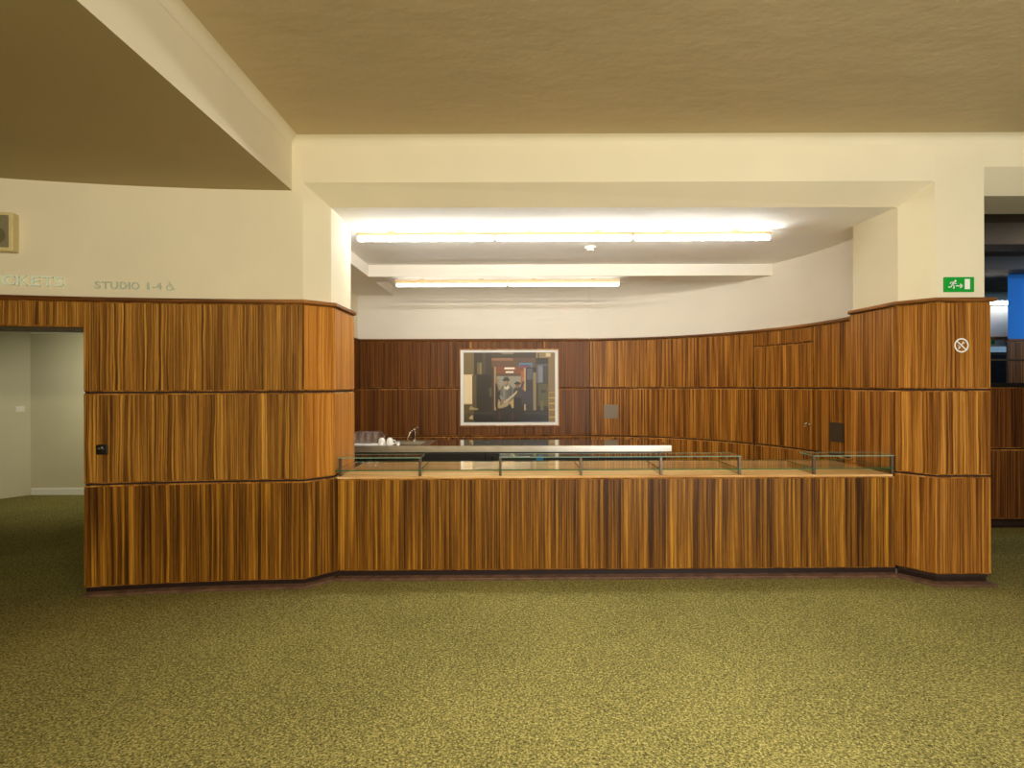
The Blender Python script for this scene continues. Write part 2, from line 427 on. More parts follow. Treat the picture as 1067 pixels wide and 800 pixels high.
# ------------------------------------------------------------------ wood wainscot, left pillar
t = root('trim_3', (-2.45, 4.33, 0), 'striped wood panelling of the left curved wall and pillar', 'panelling', kind='structure')
rows = [(.068, ZS-GAP), (ZS+GAP, ZM-GAP), (ZM+GAP, ZT)]
e = .004
FAC = [(XL1+e, 4.394+e), (PL1[0]-.002, PL1[1]-.002)]
FACL = [(XL1+e, 4.394+e), (CT0[0]-.003, CT0[1]+.028)]
REV = [(PL1[0], PL1[1]+e), PL2]
JAM = [(XL0, 4.60), (XL0, CUR[0][1]+.012)]
for i, (z0, z1) in enumerate(rows):
    panel(t, CUR[:-1]+[(XL1-e*.5, 4.394)], z0, z1, M['zebra'] if i else M['zebra_low'])
    panel(t, FACL if i == 0 else FAC, z0, z1, M['zebra_low'] if i == 0 else M['plain_wood'])
    panel(t, REV, z0, z1, M['plain_wood'])
    panel(t, JAM, z0, z1, M['dark_wood'])
backing(t, CUR+[PL1, PL2]); backing(t, JAM)
cap(t, CUR+[PL1, (PL2[0], PL2[1])])
kick(t, CUR+[(CT0[0]-.02, CT0[1]+.012)])
# lintel panelling over the doorway
LP = [(-8.4+(XL0-.003+8.4)*i/24, lcY(-8.4+(XL0-.003+8.4)*i/24)) for i in range(25)]
t = root('trim_4', (-5.5, 3.6, 2.05), 'narrow striped wood panel band over the left doorway', 'panelling', kind='structure')
panel(t, LP, 2.05, ZT, M['zebra']); sweep(MB(), LP, [(-.0295, 2.05), (-.0195, 2.05), (-.0195, ZT), (-.0295, ZT)]).build('backing', M['backing'], t)
cap(t, LP[:-1]+[(XL0-.001, CUR[0][1])], mat=M['dark_wood'])
sweep(MB(), LP, [(-.34, 2.036), (-.05, 2.036), (-.05, 2.0495), (-.34, 2.0495)]).build('head_lining', M['plate_dark'], t)

# right pillar
ZSR = .868
t = root('trim_5', (3.5, 4.7, 0), 'striped wood panelling of the right pillar', 'panelling', kind='structure')
rowsR = [(.092, ZSR-GAP), (ZSR+GAP, ZM-GAP), (ZM+GAP, ZT)]
for i, (z0, z1) in enumerate(rowsR):
    m = M['zebra_right']
    panel(t, [PR0, (PR1[0], PR1[1]+e)], z0, z1, m)
    panel(t, [(PR1[0]+.001, PR1[1]), (PR2[0]-.001, PR2[1]+.001), (PR3[0]-.012, PR3[1])], z0, z1, m)
    panel(t, [(PR3[0], PR3[1]+.012), PR4], z0, z1, m)
    sweep(MB(), [(PR3[0]-.0115, PR3[1]+.0005), (PR3[0]-.0005, PR3[1]+.0115)], [(-.012, z0), (0, z0), (0, z1), (-.012, z1)], 3.).build('corner_bead', m, t)
PRP = [PR0, PR1, PR2, PR3, PR4]
backing(t, PRP); cap(t, PRP)
kick(t, [PR1, PR2, PR3, PR4])

# ------------------------------------------------------------------ back and curved wainscot with the door
YB = 8.17
t = root('trim_6', (-.5, 8.18, 0), 'dark straight wood panelling behind the bar', 'panelling', kind='structure')
colsX = [-2.234, -1.68, -.602, .478, 1.139]
for z0, z1 in rows:
    for xa, xb in zip(colsX[:-1], colsX[1:]):
        panel(t, [(xa+.003, YB), (xb-.003, YB)], z0, z1, M['dark_wood'])
bp = [(-2.265, YB), (1.139, YB)]
backing(t, bp); cap(t, [(-2.265, YB), (1.130, YB)], mat=M['dark_wood'])
LW = [(-2.238, 5.2), (-2.238, YB-.001)]
for z0, z1 in rows: panel(t, LW, z0, z1, M['dark_wood'])
backing(t, LW); cap(t, LW, mat=M['dark_wood'])
for x in (-.602, .478):
    mb = MB(); mb.box(x-.011, x+.011, YB-.009, YB-.0002, 2.14, 2.2455, ch=.002); mb.build('joint_strip', M['plain_wood'], t)
mb = MB(); mb.box(-.945, -.923, YB-.009, YB-.0002, .72, .84, ch=.002); mb.build('joint_strip', M['plain_wood'], t)

t = root('trim_7', (2.9, 7.0, 0), 'striped wood panelling of the curved wall around the service door', 'panelling', kind='structure')
s1 = curve(A0+.004, AD0-.0035, 26); s2 = curve(AD0+.0035, AD1-.0035, 10); s3 = curve(AD1+.0035, math.pi/2, 10)+[(3.42, 5.24)]
for z0, z1 in rows:
    panel(t, s1, z0, z1, M['zebra_curve'])
    panel(t, s3, z0, z1, M['zebra_curve'])
panel(t, s2, 2.076, ZT, M['zebra_curve'])
fc = curve(A0, math.pi/2, 40)+[(3.42, 5.235)]
backing(t, fc); cap(t, fc)
d = root('door_1', ell((AD0+AD1)/2)+(0,), 'flush striped wood service door in the curved wall with a small knob', 'door', kind='structure')
for z0, z1 in [(.03, ZS-GAP), (ZS+GAP, ZM-GAP), (ZM+GAP, 2.068)]:
    panel(d, s2, z0, z1, M['zebra_curve'], 'door_leaf_panel')
ka = ang_for(843); kx, ky = ell(ka)
nrm = Vector((math.sin(ka)/2.42, math.cos(ka)/2.57)).normalized()*-1
kb = MB()
P = lambda s, dz=0: (kx+nrm.x*s, ky+nrm.y*s, 1.145+dz)
kb.tube([P(-.001), P(.008)], .022, 14); kb.tube([P(.005), P(.035), P(.045), P(.06), P(.066)], [.009, .009, .022, .022, .012], 14)
kb.build('knob', M['chrome'], d, smooth=True)

# ------------------------------------------------------------------ bar counter
def cpt(s):   # point along the counter front
    return (CT0[0]+(CT1[0]-CT0[0])*s, CT0[1]+(CT1[1]-CT0[1])*s)
t = root('bar_counter', (.87, 4.9, 0), 'long striped wood bar counter spanning between the two pillars', 'counter')
CP = [(CT0[0]+.004, CT0[1]), (CT1[0]-.004, CT1[1])]
panel(t, CP, .076, .832, M['zebra_low'], 'front_panel')
sweep(MB(), [(CT0[0]-.05, CT0[1]-.0005), (CT1[0]+.014, CT1[1]+.0002)], [(-.05, 0.), (-.028, 0.), (-.028, .0755), (-.05, .0755)]).build('kickboard', M['kick'], t)
sweep(MB(), [(CT0[0]-.006, CT0[1]), (CT1[0]+.004, CT1[1])], [(-.03, 0.001), (.024, 0.001), (.026, .014), (.02, .02), (-.03, .03)]).build('foot_moulding', M['foot'], t)
mb = MB(); sweep(mb, [(CT0[0]-.0, CT0[1]), (CT1[0]-.03, CT1[1])], [(-.88, .833), (.006, .833), (.008, .836), (.008, .847), (.004, .851), (-.88, .851)], 2.)
mb.u = [(x*.0+y*1.0, x) for (x, y, z) in mb.v]
mb.build('counter_board', M['board_wood'], t)
mb = MB(); mb.prism([(CT0[0]+.02, 4.60), (CT1[0]-.03, 4.642), (CT1[0]-.06, 5.16), (CT0[0]+.02, 5.13)], .08, .8325)
mb.build('carcass', M['fridge'], t)

# ------------------------------------------------------------------ glass display on the counter
t = root('glass_display', (.87, 4.7, .851), 'low glass display shelf on bronze posts along the counter top', 'display case')
PX = [353.2, 436.6, 520.4, 604.6, 688.4, 770.6, 848.4, 930.2]
pp = []
for px in PX:
    k = (px-533)/580; # intersection with counter front line
    (x0, y0), (x1, y1) = CT0, CT1
    s_ = (k*y0-x0)/((x1-x0)-k*(y1-y0)); pp.append(cpt(s_))
zb = .8515
for i, (x, y) in enumerate(pp):
    mb = MB(); mb.box(x-.0105, x+.0105, y+.004, y+.034, zb, 1.0005, ch=.002)
    mb.build('post', M['post'], t)
    mb = MB(); mb.box(x-.003, x+.003, y+.0345, y+.46, zb, .8955); mb.build('divider', M['divider'], t)
def pane(name, x0, y0, x1, y1, depth, z, th, edge):
    v = [(x0, y0, z), (x1, y1, z), (x1, y1+depth, z), (x0, y0+depth, z)]
    v += [(p[0], p[1], z+th) for p in v]
    f = [(3, 2, 1, 0), (4, 5, 6, 7), (0, 1, 5, 4), (1, 2, 6, 5), (2, 3, 7, 6), (3, 0, 4, 7)]
    return mk(name, v, f, [M['shelf_glass'], edge], t, None, False, [0, 0, 1, 1, 1, 1])
for i in range(7):
    (xa, ya), (xb, yb) = pp[i], pp[i+1]
    xl = xa-.035 if i == 0 else xa+.0015
    pane('shelf_pane', xl, ya-.006, xb-.0015, yb-.006, .54, .8965, .008, M['glass_edge'])
    if i in (0, 2, 3, 4, 6):
        pane('top_pane', xa-.008 if i in (0, 2, 6) else xa+.0015, ya-.004, xb+.008 if i in (0, 4, 6) else xb-.0015, yb-.004, .235, 1.001, .008, M['pale_edge'])

# ------------------------------------------------------------------ back bar with sink
YF, YR, ZW = 5.955, 6.60, .95
t = root('back_bar', (-.3, 6.28, 0), 'stainless steel topped back bar with black cabinets behind the counter', 'back bar')
sx0, sx1, sy0, sy1 = -1.33, -1.0, 6.10, 6.46
mb = MB()
xs = [-2.26, sx0, sx1, -.905]; 
def top(mb, x0, x1, y0, y1): mb.box(x0, x1, y0, y1, ZW-.066, ZW)
mb.box(-.905, 1.704, YF, YR, ZW-.066, ZW, ch=.004); mb.build('worktop', M['worktop'], t)
mb = MB(); top(mb, -2.26, sx0, YF+.004, YR); top(mb, sx1, -.9055, YF+.004, YR); top(mb, sx0, sx1, YF+.004, sy0); top(mb, sx0, sx1, sy1, YR)
sk = mb.build('sink_top', M['steel'], t)
mb = MB(); th = .004
mb.box(sx0-th, sx1+th, sy0-th, sy1+th, ZW-.22, ZW-.216)
mb.box(sx0-th, sx0, sy0-th, sy1+th, ZW-.2159, ZW-.067); mb.box(sx1, sx1+th, sy0-th, sy1+th, ZW-.2159, ZW-.067)
mb.box(sx0, sx1, sy0-th, sy0, ZW-.2159, ZW-.067); mb.box(sx0, sx1, sy1, sy1+th, ZW-.2159, ZW-.067)
mb.build('basin', M['steel'], sk)
mb = MB(); mb.box(-2.26, 1.704, YF-.0012, YF+.0002, ZW-.067, ZW-.004); mb.build('front_edge', M['steel'], t)
mb = MB(); mb.box(-2.25, 1.66, YF+.06, YR-.02, .08, ZW-.0675); mb.box(-2.25, 1.66, YF+.12, YR-.05, 0, .08); mb.build('carcass', M['fridge'], t)
xd = [-2.24+(1.65+2.24)*i/6 for i in range(7)]
for i in range(6):
    mb = MB(); mb.box(xd[i]+.006, xd[i+1]-.006, YF+.04, YF+.0595, .10, ZW-.085, ch=.003); dr = mb.build('cabinet_door', M['black'], t)
    hx = xd[i]+.08 if i % 2 else xd[i+1]-.08
    mb = MB(); mb.tube([(hx, YF+.040, .78), (hx, YF+.015, .78), (hx, YF+.015, .84), (hx, YF+.040, .84)], .005, 8); mb.build('handle', M['chrome'], dr, smooth=True)
# faucet
fx, fy = (431-533)/580*6.5, 6.50
fa = MB(); fa.lathe((fx, fy, ZW), [(.026, 0), (.026, .012), (.017, .02), (.017, .10), (.021, .105), (.021, .135), (.012, .145)], 16)
fo = fa.build('faucet', M['chrome'], t, smooth=True)
fb = MB(); fb.tube([(fx, fy, ZW+.115), (fx-.012, fy-.05, ZW+.125), (fx-.03, fy-.12, ZW+.10), (fx-.042, fy-.17, ZW+.055), (fx-.045, fy-.185, ZW+.012)], [.012, .012, .011, .011, .010], 12)
fb.build('spout', M['chrome'], fo, smooth=True)
fb = MB(); fb.tube([(fx, fy, ZW+.14), (fx+.012, fy-.01, ZW+.155), (fx+.045, fy-.03, ZW+.165), (fx+.06, fy-.04, ZW+.168)], [.014, .011, .007, .006], 10)
fb.build('lever', M['chrome'], fo, smooth=True)

# things on the back bar
def tumbler(name='tumbler', r=.034, h=.112, loc=(0, 0, 0)):
    mb = MB(); w = .0025
    mb.lathe((0, 0, 0), [(r*.80, 0), (r*.86, .004), (r, h), (r-w, h), (r*.86-w, .016), (.004, .013)], 20)
    o = mb.build(name, M['tumbler'], smooth=True, base=False); o.location = loc; return o
for x, hw, lab in ((-1.742, .0745, 'white tray under the tumblers, next to the left pillar'), (-1.560, .106, 'white tray under the tumblers, next to the white cups')):
    mb = MB(); mb.box(x-hw, x+hw, 6.005, 6.315, ZW+.0003, ZW+.022, ch=.006)
    tag(mb.build('tray', M['ceramic'], smooth=True), lab, 'tray', 'trays under the glasses')
proto = tumbler()
k = 0
for cx, cols in ((-1.742, (-.036, .036)), (-1.560, (-.0725, 0, .0725))):
    for row, y in enumerate((6.05, 6.123, 6.196, 6.269)):
        for dx in cols:
            o = proto if k == 0 else proto.copy()
            if k: C.objects.link(o)
            k += 1
            o.location = (cx+dx, y, ZW+.0223)
            o.rotation_euler = (0, 0, random.random()*6)
            tag(o, 'clear tumbler in the crowd of glasses at the left end of the back bar', 'glass', 'tumblers on the back bar')
o = proto.copy(); C.objects.link(o); o.location = ((400.3-533)/580*6.22, 6.22, ZW+.0003); o.scale = (1, 1, .93)
tag(o, 'single clear tumbler standing behind the two white cups', 'glass')
def cup(loc, rz, label):
    mb = MB(); mb.lathe((0, 0, 0), [(.036, 0), (.040, .004), (.040, .03), (.034, .062), (.022, .074), (.022, .080), (.018, .080), (.017, .076), (.003, .075)], 22)
    r = root('cup', loc, label, 'cup', 'white cups on the back bar')
    b = mb.build('body', M['ceramic'], smooth=True, base=False); b.parent = r
    mb = MB(); mb.tube([(.036, 0, .018), (.056, 0, .018), (.064, 0, .032), (.056, 0, .050), (.034, 0, .054)], .005, 8)
    h = mb.build('handle', M['ceramic'], smooth=True, base=False); h.parent = r
    r.rotation_euler = (0, 0, rz); return r
cup(((397.2-533)/580*6.045, 6.045, ZW+.0003), -.9, 'upturned white cup beside the tumblers')
cup(((405.6-533)/580*6.06, 6.06, ZW+.0003), .35, 'upturned white cup beside the sink')
mb = MB(); mb.lathe((0, 0, 0), [(.018, 0), (.026, .03), (.024, .03), (.016, .004), (.003, .003)], 18)
o = mb.build('small_bowl', M['ceramic'], smooth=True, base=False); o.location = ((414-533)/580*6.03, 6.03, ZW+.0003)
tag(o, 'tiny white bowl on the front rim of the sink', 'bowl')
mb = MB(); mb.box((558-533)/580*5.99, (565.5-533)/580*5.99, YF+.036, YF+.0397, .775, .842)
tag(mb.build('paper_note', M['blue_paper']), 'small blue note stuck on the black cabinet front', 'note')

# ------------------------------------------------------------------ picture on the back wall
px0, px1, pz0, pz1 = -.770, .692, .996, 2.130
t = root('framed_picture', (-.04, YB, pz0), 'large framed photograph with white border hung on the dark panelling', 'picture')
fw = .016
v = [];
mb = MB()
mb.box(px0, px1, YB-.036, YB-.001, pz1-fw, pz1); mb.box(px0, px1, YB-.036, YB-.001, pz0, pz0+fw)
mb.box(px0, px0+fw, YB-.036, YB-.001, pz0+fw+.0001, pz1-fw-.0001); mb.box(px1-fw, px1, YB-.036, YB-.001, pz0+fw+.0001, pz1-fw-.0001)
mb.build('frame', M['frame_wood'], t)
mb = MB(); mb.box(px0+fw+.0002, px1-fw-.0002, YB-.018, YB-.002, pz0+fw+.0002, pz1-fw-.0002); mb.build('border', M['white_mat'], t)
mb = MB(); mb.box(px0+fw+.0003, px1-fw-.0003, YB-.029, YB-.026, pz0+fw+.0003, pz1-fw-.0003); mb.build('glazing', M['glass'], t)
# the print: a painter's list in a 905 x 678 frame, rasterised to a fine grid of coloured cells
W_, H_ = 905, 678
shapes = [('r', 0, 0, 905, 678, (46, 36, 26))]
def R(x0, y0, x1, y1, c): shapes.append(('r', x0-65, y0-55, x1-65, y1-55, c))
def E(cx, cy, rx, ry, c): shapes.append(('e', cx-65, cy-55, rx, ry, c))
def Pg(pts, c): shapes.append(('p', [(x-65, y-55) for x, y in pts], c))
R(65, 55, 165, 265, (120, 100, 60)); R(65, 265, 162, 560, (222, 196, 152)); R(72, 280, 152, 545, (236, 214, 172)); R(65, 560, 165, 733, (96, 78, 42))
R(150, 275, 190, 620, (92, 74, 44)); R(165, 55, 335, 270, (54, 44, 34)); R(200, 150, 245, 268, (110, 94, 64)); R(225, 150, 240, 268, (140, 124, 88)); R(250, 60, 285, 265, (78, 62, 44))
R(190, 275, 345, 625, (38, 28, 20)); R(318, 400, 342, 485, (84, 76, 60))
R(335, 55, 800, 110, (66, 54, 40)); R(440, 58, 560, 72, (128, 112, 84))
R(340, 108, 560, 200, (104, 70, 50)); R(560, 108, 780, 200, (98, 72, 56)); R(345, 110, 555, 135, (150, 104, 78)); R(340, 200, 372, 640, (66, 42, 30))
R(365, 195, 385, 640, (168, 138, 104)); R(385, 195, 668, 262, (128, 70, 38)); R(468, 198, 572, 220, (240, 232, 214)); R(482, 238, 562, 256, (232, 224, 204)); R(388, 262, 640, 420, (150, 146, 128))
R(385, 262, 640, 285, (92, 66, 48)); R(632, 235, 668, 420, (168, 92, 46)); R(665, 195, 682, 733, (186, 156, 118)); R(388, 420, 640, 640, (40, 34, 30))
R(615, 155, 745, 200, (70, 126, 150)); R(622, 175, 730, 205, (120, 66, 92)); R(685, 200, 752, 640, (56, 48, 52)); R(690, 215, 745, 320, (88, 86, 96)); R(640, 430, 750, 560, (62, 54, 62))
R(752, 250, 782, 733, (140, 122, 80)); R(790, 170, 905, 350, (96, 96, 102)); R(805, 190, 850, 345, (124, 122, 128)); R(850, 180, 905, 350, (60, 54, 52)); R(800, 355, 905, 575, (84, 78, 42)); R(825, 530, 858, 733, (104, 96, 52)); R(830, 418, 880, 446, (56, 48, 30))
R(905, 55, 970, 733, (132, 106, 58)); R(780, 55, 905, 110, (150, 126, 84)); R(880, 60, 925, 95, (214, 190, 140)); R(800, 60, 815, 110, (70, 56, 38))
for yy in (440, 492, 545, 605, 680): R(908, yy, 968, yy+11, (196, 160, 64)); 
R(905, 452, 912, 600, (160, 128, 52))
R(165, 620, 905, 733, (30, 25, 20)); R(170, 628, 900, 660, (52, 46, 38)); R(65, 650, 165, 733, (82, 66, 36)); R(380, 620, 660, 733, (34, 26, 22)); R(410, 625, 436, 710, (70, 34, 26)); R(535, 625, 558, 710, (70, 34, 26)); R(600, 712, 900, 733, (44, 46, 62))
Pg([(115, 600), (140, 570), (165, 590), (210, 600), (205, 615), (130, 612)], (168, 146, 96)); Pg([(115, 690), (150, 655), (158, 700), (125, 702)], (190, 160, 108))
# two standing figures in hats, one holding a long brass instrument
Pg([(376, 350), (400, 345), (420, 380), (425, 560), (400, 600), (382, 590)], (36, 32, 30)); E(392, 330, 16, 26, (150, 112, 88)); Pg([(395, 350), (412, 355), (425, 420), (412, 430)], (150, 122, 76))
Pg([(432, 390), (465, 370), (510, 365), (550, 390), (565, 470), (560, 580), (440, 580), (425, 470)], (108, 104, 96)); Pg([(432, 560), (560, 560), (556, 650), (438, 650)], (36, 34, 34)); R(455, 400, 475, 520, (138, 134, 124)); R(520, 400, 540, 500, (84, 82, 78)); R(498, 400, 506, 540, (64, 62, 60))
Pg([(470, 375), (486, 395), (508, 370), (518, 400), (490, 420), (462, 396)], (214, 200, 170))
E(488, 338, 22, 32, (150, 108, 84)); E(482, 345, 9, 14, (184, 142, 112)); E(487, 322, 38, 12, (52, 52, 52)); E(488, 308, 25, 18, (78, 78, 76)); R(464, 312, 512, 320, (36, 36, 36))
Pg([(560, 410), (580, 392), (620, 395), (640, 420), (640, 490), (600, 505), (565, 490)], (66, 62, 60)); Pg([(562, 490), (625, 500), (600, 640), (560, 640)], (36, 32, 30)); Pg([(620, 400), (655, 330), (668, 340), (640, 430)], (70, 64, 60))
E(598, 374, 21, 26, (134, 92, 72)); E(598, 358, 34, 9, (36, 33, 32)); E(598, 350, 22, 12, (48, 44, 42)); E(658, 316, 10, 16, (176, 130, 104)); E(612, 322, 10, 9, (168, 150, 128))
Pg([(418, 475), (432, 470), (468, 525), (455, 540)], (150, 146, 136)); E(452, 524, 14, 16, (160, 104, 78))
Pg([(455, 540), (560, 455), (595, 425), (600, 436), (570, 472), (470, 558)], (190, 172, 138)); Pg([(420, 575), (470, 540), (530, 530), (500, 575), (440, 598)], (166, 148, 110)); Pg([(520, 540), (560, 500), (562, 590), (545, 600)], (188, 158, 98)); Pg([(408, 500), (432, 540), (425, 600), (402, 590)], (176, 148, 92))
def inside(pts, x, y):
    r = False; j = len(pts)-1
    for i in range(len(pts)):
        (xi, yi), (xj, yj) = pts[i], pts[j]
        if (yi > y) != (yj > y) and x < (xj-xi)*(y-yi)/(yj-yi)+xi: r = not r
        j = i
    return r
NX, NY = 150, 112
cells = []
for j in range(NY):
    for i in range(NX):
        x = (i+.5)/NX*W_; y = (j+.5)/NY*H_; c = None
        for s_ in reversed(shapes):
            if s_[0] == 'r' and s_[1] <= x < s_[3] and s_[2] <= y < s_[4]: c = s_[5]; break
            if s_[0] == 'e' and ((x-s_[1])/s_[3])**2+((y-s_[2])/s_[4])**2 < 1: c = s_[5]; break
            if s_[0] == 'p' and inside(s_[1], x, y): c = s_[2]; break
        cells.append(lin(*c))
ix0, ix1, iz0, iz1 = px0+.062, px1-.062, pz0+.058, pz1-.054
vv = [(ix0+(ix1-ix0)*i/NX, YB-.0185, iz1+(iz0-iz1)*j/NY) for j in range(NY+1) for i in range(NX+1)]
ff = [(j*(NX+1)+i, (j+1)*(NX+1)+i, (j+1)*(NX+1)+i+1, j*(NX+1)+i+1) for j in range(NY) for i in range(NX)]
nt = NT('photographic_print'); at = nt.n('ShaderNodeVertexColor'); at.layer_name = 'ink'; nt.bsdf(at.outputs[0], .35, 0, 0, .4)
pr = mk('print', vv, ff, nt.m, t)
ca = pr.data.color_attributes.new('ink', 'FLOAT_COLOR', 'CORNER')
for p, c in zip(pr.data.polygons, cells):
    for li in p.loop_indices: ca.data[li].color = c

# ------------------------------------------------------------------ fluorescent lights
def fluor(name, x0, x1, n, y, zc, label, tm='tube'):
    t = root(name, ((x0+x1)/2, y, zc), label, 'light', 'fluorescent battens in the bar recess')
    seg = (x1-x0)/n
    for i in range(n):
        a, b = x0+i*seg, x0+(i+1)*seg
        mb = MB(); mb.yprism([(a+.002, zc-.042), (b-.002, zc-.042), (b-.002, zc-.012), (a+.002, zc-.012)], y-.013, y+.013); mb.box(a+.3, a+.36, y-.012, y+.012, zc-.0121, zc); mb.box(b-.36, b-.3, y-.012, y+.012, zc-.0121, zc)
        ba = mb.build('batten', M['batten'], t)
        for s in (a+.012, b-.012):
            mb = MB(); mb.box(s-.009, s+.009, y-.012, y+.012, zc-.094, zc-.0421, ch=.003); mb.build('lampholder', M['white'], ba)
        mb = MB(); mb.lathe((a+.022, y, zc-.076), [(.010, 0), (.0185, .002), (.0185, seg-.046), (.010, seg-.044)], 16, axis='x'); mb.build('tube', M[tm], t, smooth=True)
fluor('fluorescent_light', -1.47, 2.463, 3, 5.285, 3.0615, 'long row of three lit fluorescent tubes near the front of the bar recess')
fluor('fluorescent_light', (411.5-533)/83.5, (646-533)/83.5, 2, 6.96, 2.9265, 'shorter pair of lit fluorescent tubes under the dropped beam', 'tube_dim')
# smoke detector
mb = MB(); c = ((615-533)/580*5.9, 5.9, 3.062)
r = root('smoke_detector', c, 'small round white smoke detector on the recess ceiling behind the long tubes', 'smoke detector')
MB().lathe((c[0], c[1], c[2]), [(.058, 0), (.06, -.012), (.05, -.022)], 24).build('base', M['white'], r, smooth=True)
MB().lathe((c[0], c[1], c[2]-.0221), [(.038, 0), (.04, -.012), (.032, -.022), (.012, -.026)], 24).build('sensor_head', M['plastic'], r, smooth=True)

# ------------------------------------------------------------------ lettering and signs
def text_mesh(ch, h, depth, wid=1.):
    cu = bpy.data.curves.new('letter_curve', 'FONT'); cu.body = ch; cu.size = 1; cu.extrude = .5; cu.align_x = 'LEFT'; cu.resolution_u = 4; cu.offset = .012
    ob = bpy.data.objects.new('letter_tmp', cu); C.objects.link(ob)
    dg = bpy.context.evaluated_depsgraph_get(); dg.update()
    me = bpy.data.meshes.new_from_object(ob.evaluated_get(dg))
    vs = [tuple(v.co) for v in me.vertices]; fs = [tuple(p.vertices) for p in me.polygons]
    C.objects.unlink(ob); bpy.data.objects.remove(ob); bpy.data.curves.remove(cu); bpy.data.meshes.remove(me)
    return vs, fs
CAPH = .729
def wall_text(t, items, zb, h, mat, depth=.012):
    for ch, pxa, pxb in items:
        vs, fs = text_mesh(ch, h, depth)
        x0 = min(v[0] for v in vs); x1 = max(v[0] for v in vs)
        # column to wall position on the curved plaster
        def hit(px):
            X = -3.
            for _ in range(30):
                X = (px-533)/580*(lcY(X)+.03)
            return X
        Xa, Xb = hit(pxa), hit(pxb)
        sl = (lcY(Xb)-lcY(Xa))/(Xb-Xa); n = Vector((sl, -1, 0)).normalized()
        out = []
        k = h/(CAPH if ch != '-' else CAPH)
        for x, y, z in vs:
            u = (x-x0)/(x1-x0); X = Xa+(Xb-Xa)*u; Y = lcY(X)+.03
            o = (z+.5)*depth
            out.append((X+n.x*o, Y+n.y*o, zb+y*k))
        mk('letter', out, fs, mat, t)
hitX = lambda px: (px-533)/580*(lcY(-3.6)+.03)
t = root('ticket_lettering', (-3.55, lcY(-3.55)+.03, 2.352), 'raised pale TICKETS lettering above the left doorway', 'lettering')
wall_text(t, [('T', -15.5, -5.0), ('I', -1.8, .6), ('C', 3, 16.2), ('K', 18.4, 30.6), ('E', 33.4, 42.8), ('T', 44.6, 56), ('S', 57.6, 67)], 2.356, .078, M['letter'], .018)
t = root('studio_lettering', (-2.95, lcY(-2.95)+.03, 2.346), 'smaller raised grey STUDIO 1-4 lettering with a wheelchair symbol', 'lettering')
wall_text(t, [('S', 99, 105), ('T', 106.4, 114), ('U', 115.5, 123.2), ('D', 125, 132.4), ('I', 134, 135.6), ('O', 137, 145.6), ('1', 153.4, 155.8), ('-', 158.6, 161.2), ('4', 162.8, 168.8)], 2.350, .056, M['letter_grey'], .009)
# wheelchair symbol (flat raised strokes)
def stroke_mesh(mb, pts, w, th, P):
    for a, b in zip(pts[:-1], pts[1:]):
        dx, dz = b[0]-a[0], b[1]-a[1]; L = math.hypot(dx, dz) or 1; nx, nz = -dz/L*w/2, dx/L*w/2; ex, ez = dx/L*w*.3, dz/L*w*.3
        q = [(a[0]+nx-ex, a[1]+nz-ez), (a[0]-nx-ex, a[1]-nz-ez), (b[0]-nx+ex, b[1]-nz+ez), (b[0]+nx+ex, b[1]+nz+ez)]
        v = [P(x, z, 0) for x, z in q]+[P(x, z, th) for x, z in q]
        mb.add(v, [(3, 2, 1, 0), (4, 5, 6, 7), (0, 1, 5, 4), (1, 2, 6, 5), (2, 3, 7, 6), (3, 0, 4, 7)])
def disc_mesh(mb, cx, cz, r, th, P, n=14, r2=None):
    o = [(cx+r*math.cos(2*math.pi*i/n), cz+r*math.sin(2*math.pi*i/n)) for i in range(n)]
    if r2 is None:
        v = [P(x, z, 0) for x, z in o]+[P(x, z, th) for x, z in o]
        mb.add(v, [tuple(range(n))[::-1], tuple(range(n, 2*n))]+[(i, (i+1) % n, n+(i+1) % n, n+i) for i in range(n)])
    else:
        q = [(cx+r2*math.cos(2*math.pi*i/n), cz+r2*math.sin(2*math.pi*i/n)) for i in range(n)]
        v = [P(x, z, 0) for x, z in o]+[P(x, z, th) for x, z in o]+[P(x, z, 0) for x, z in q]+[P(x, z, th) for x, z in q]
        f = []
        for i in range(n):
            j = (i+1) % n; f += [(i, j, n+j, n+i), (2*n+j, 2*n+i, 3*n+i, 3*n+j), (n+i, n+j, 3*n+j, 3*n+i), (j, i, 2*n+i, 2*n+j)]
        mb.add(v, f)
wx = (177.6-533)/580*(lcY(-2.65)+.03); slw = (lcY(wx+.05)-lcY(wx-.05))/.1
def PW(x, z, o): return (wx+x+slw*o*0, lcY(wx+x)+.03-o-.0005, 2.350+z)
mb = MB(); disc_mesh(mb, -.006, .058, .0065, .006, PW)
stroke_mesh(mb, [(-.004, .05), (-.002, .028), (.016, .027), (.026, .004), (.033, .006)], .006, .006, PW); stroke_mesh(mb, [(-.003, .040), (.013, .039)], .005, .006, PW)
stroke_mesh(mb, [(-.004+.021*math.cos(math.radians(d)), .018+.021*math.sin(math.radians(d))) for d in range(115, 345, 20)], .005, .006, PW)
mb.build('wheelchair_symbol', M['letter_grey'], t)

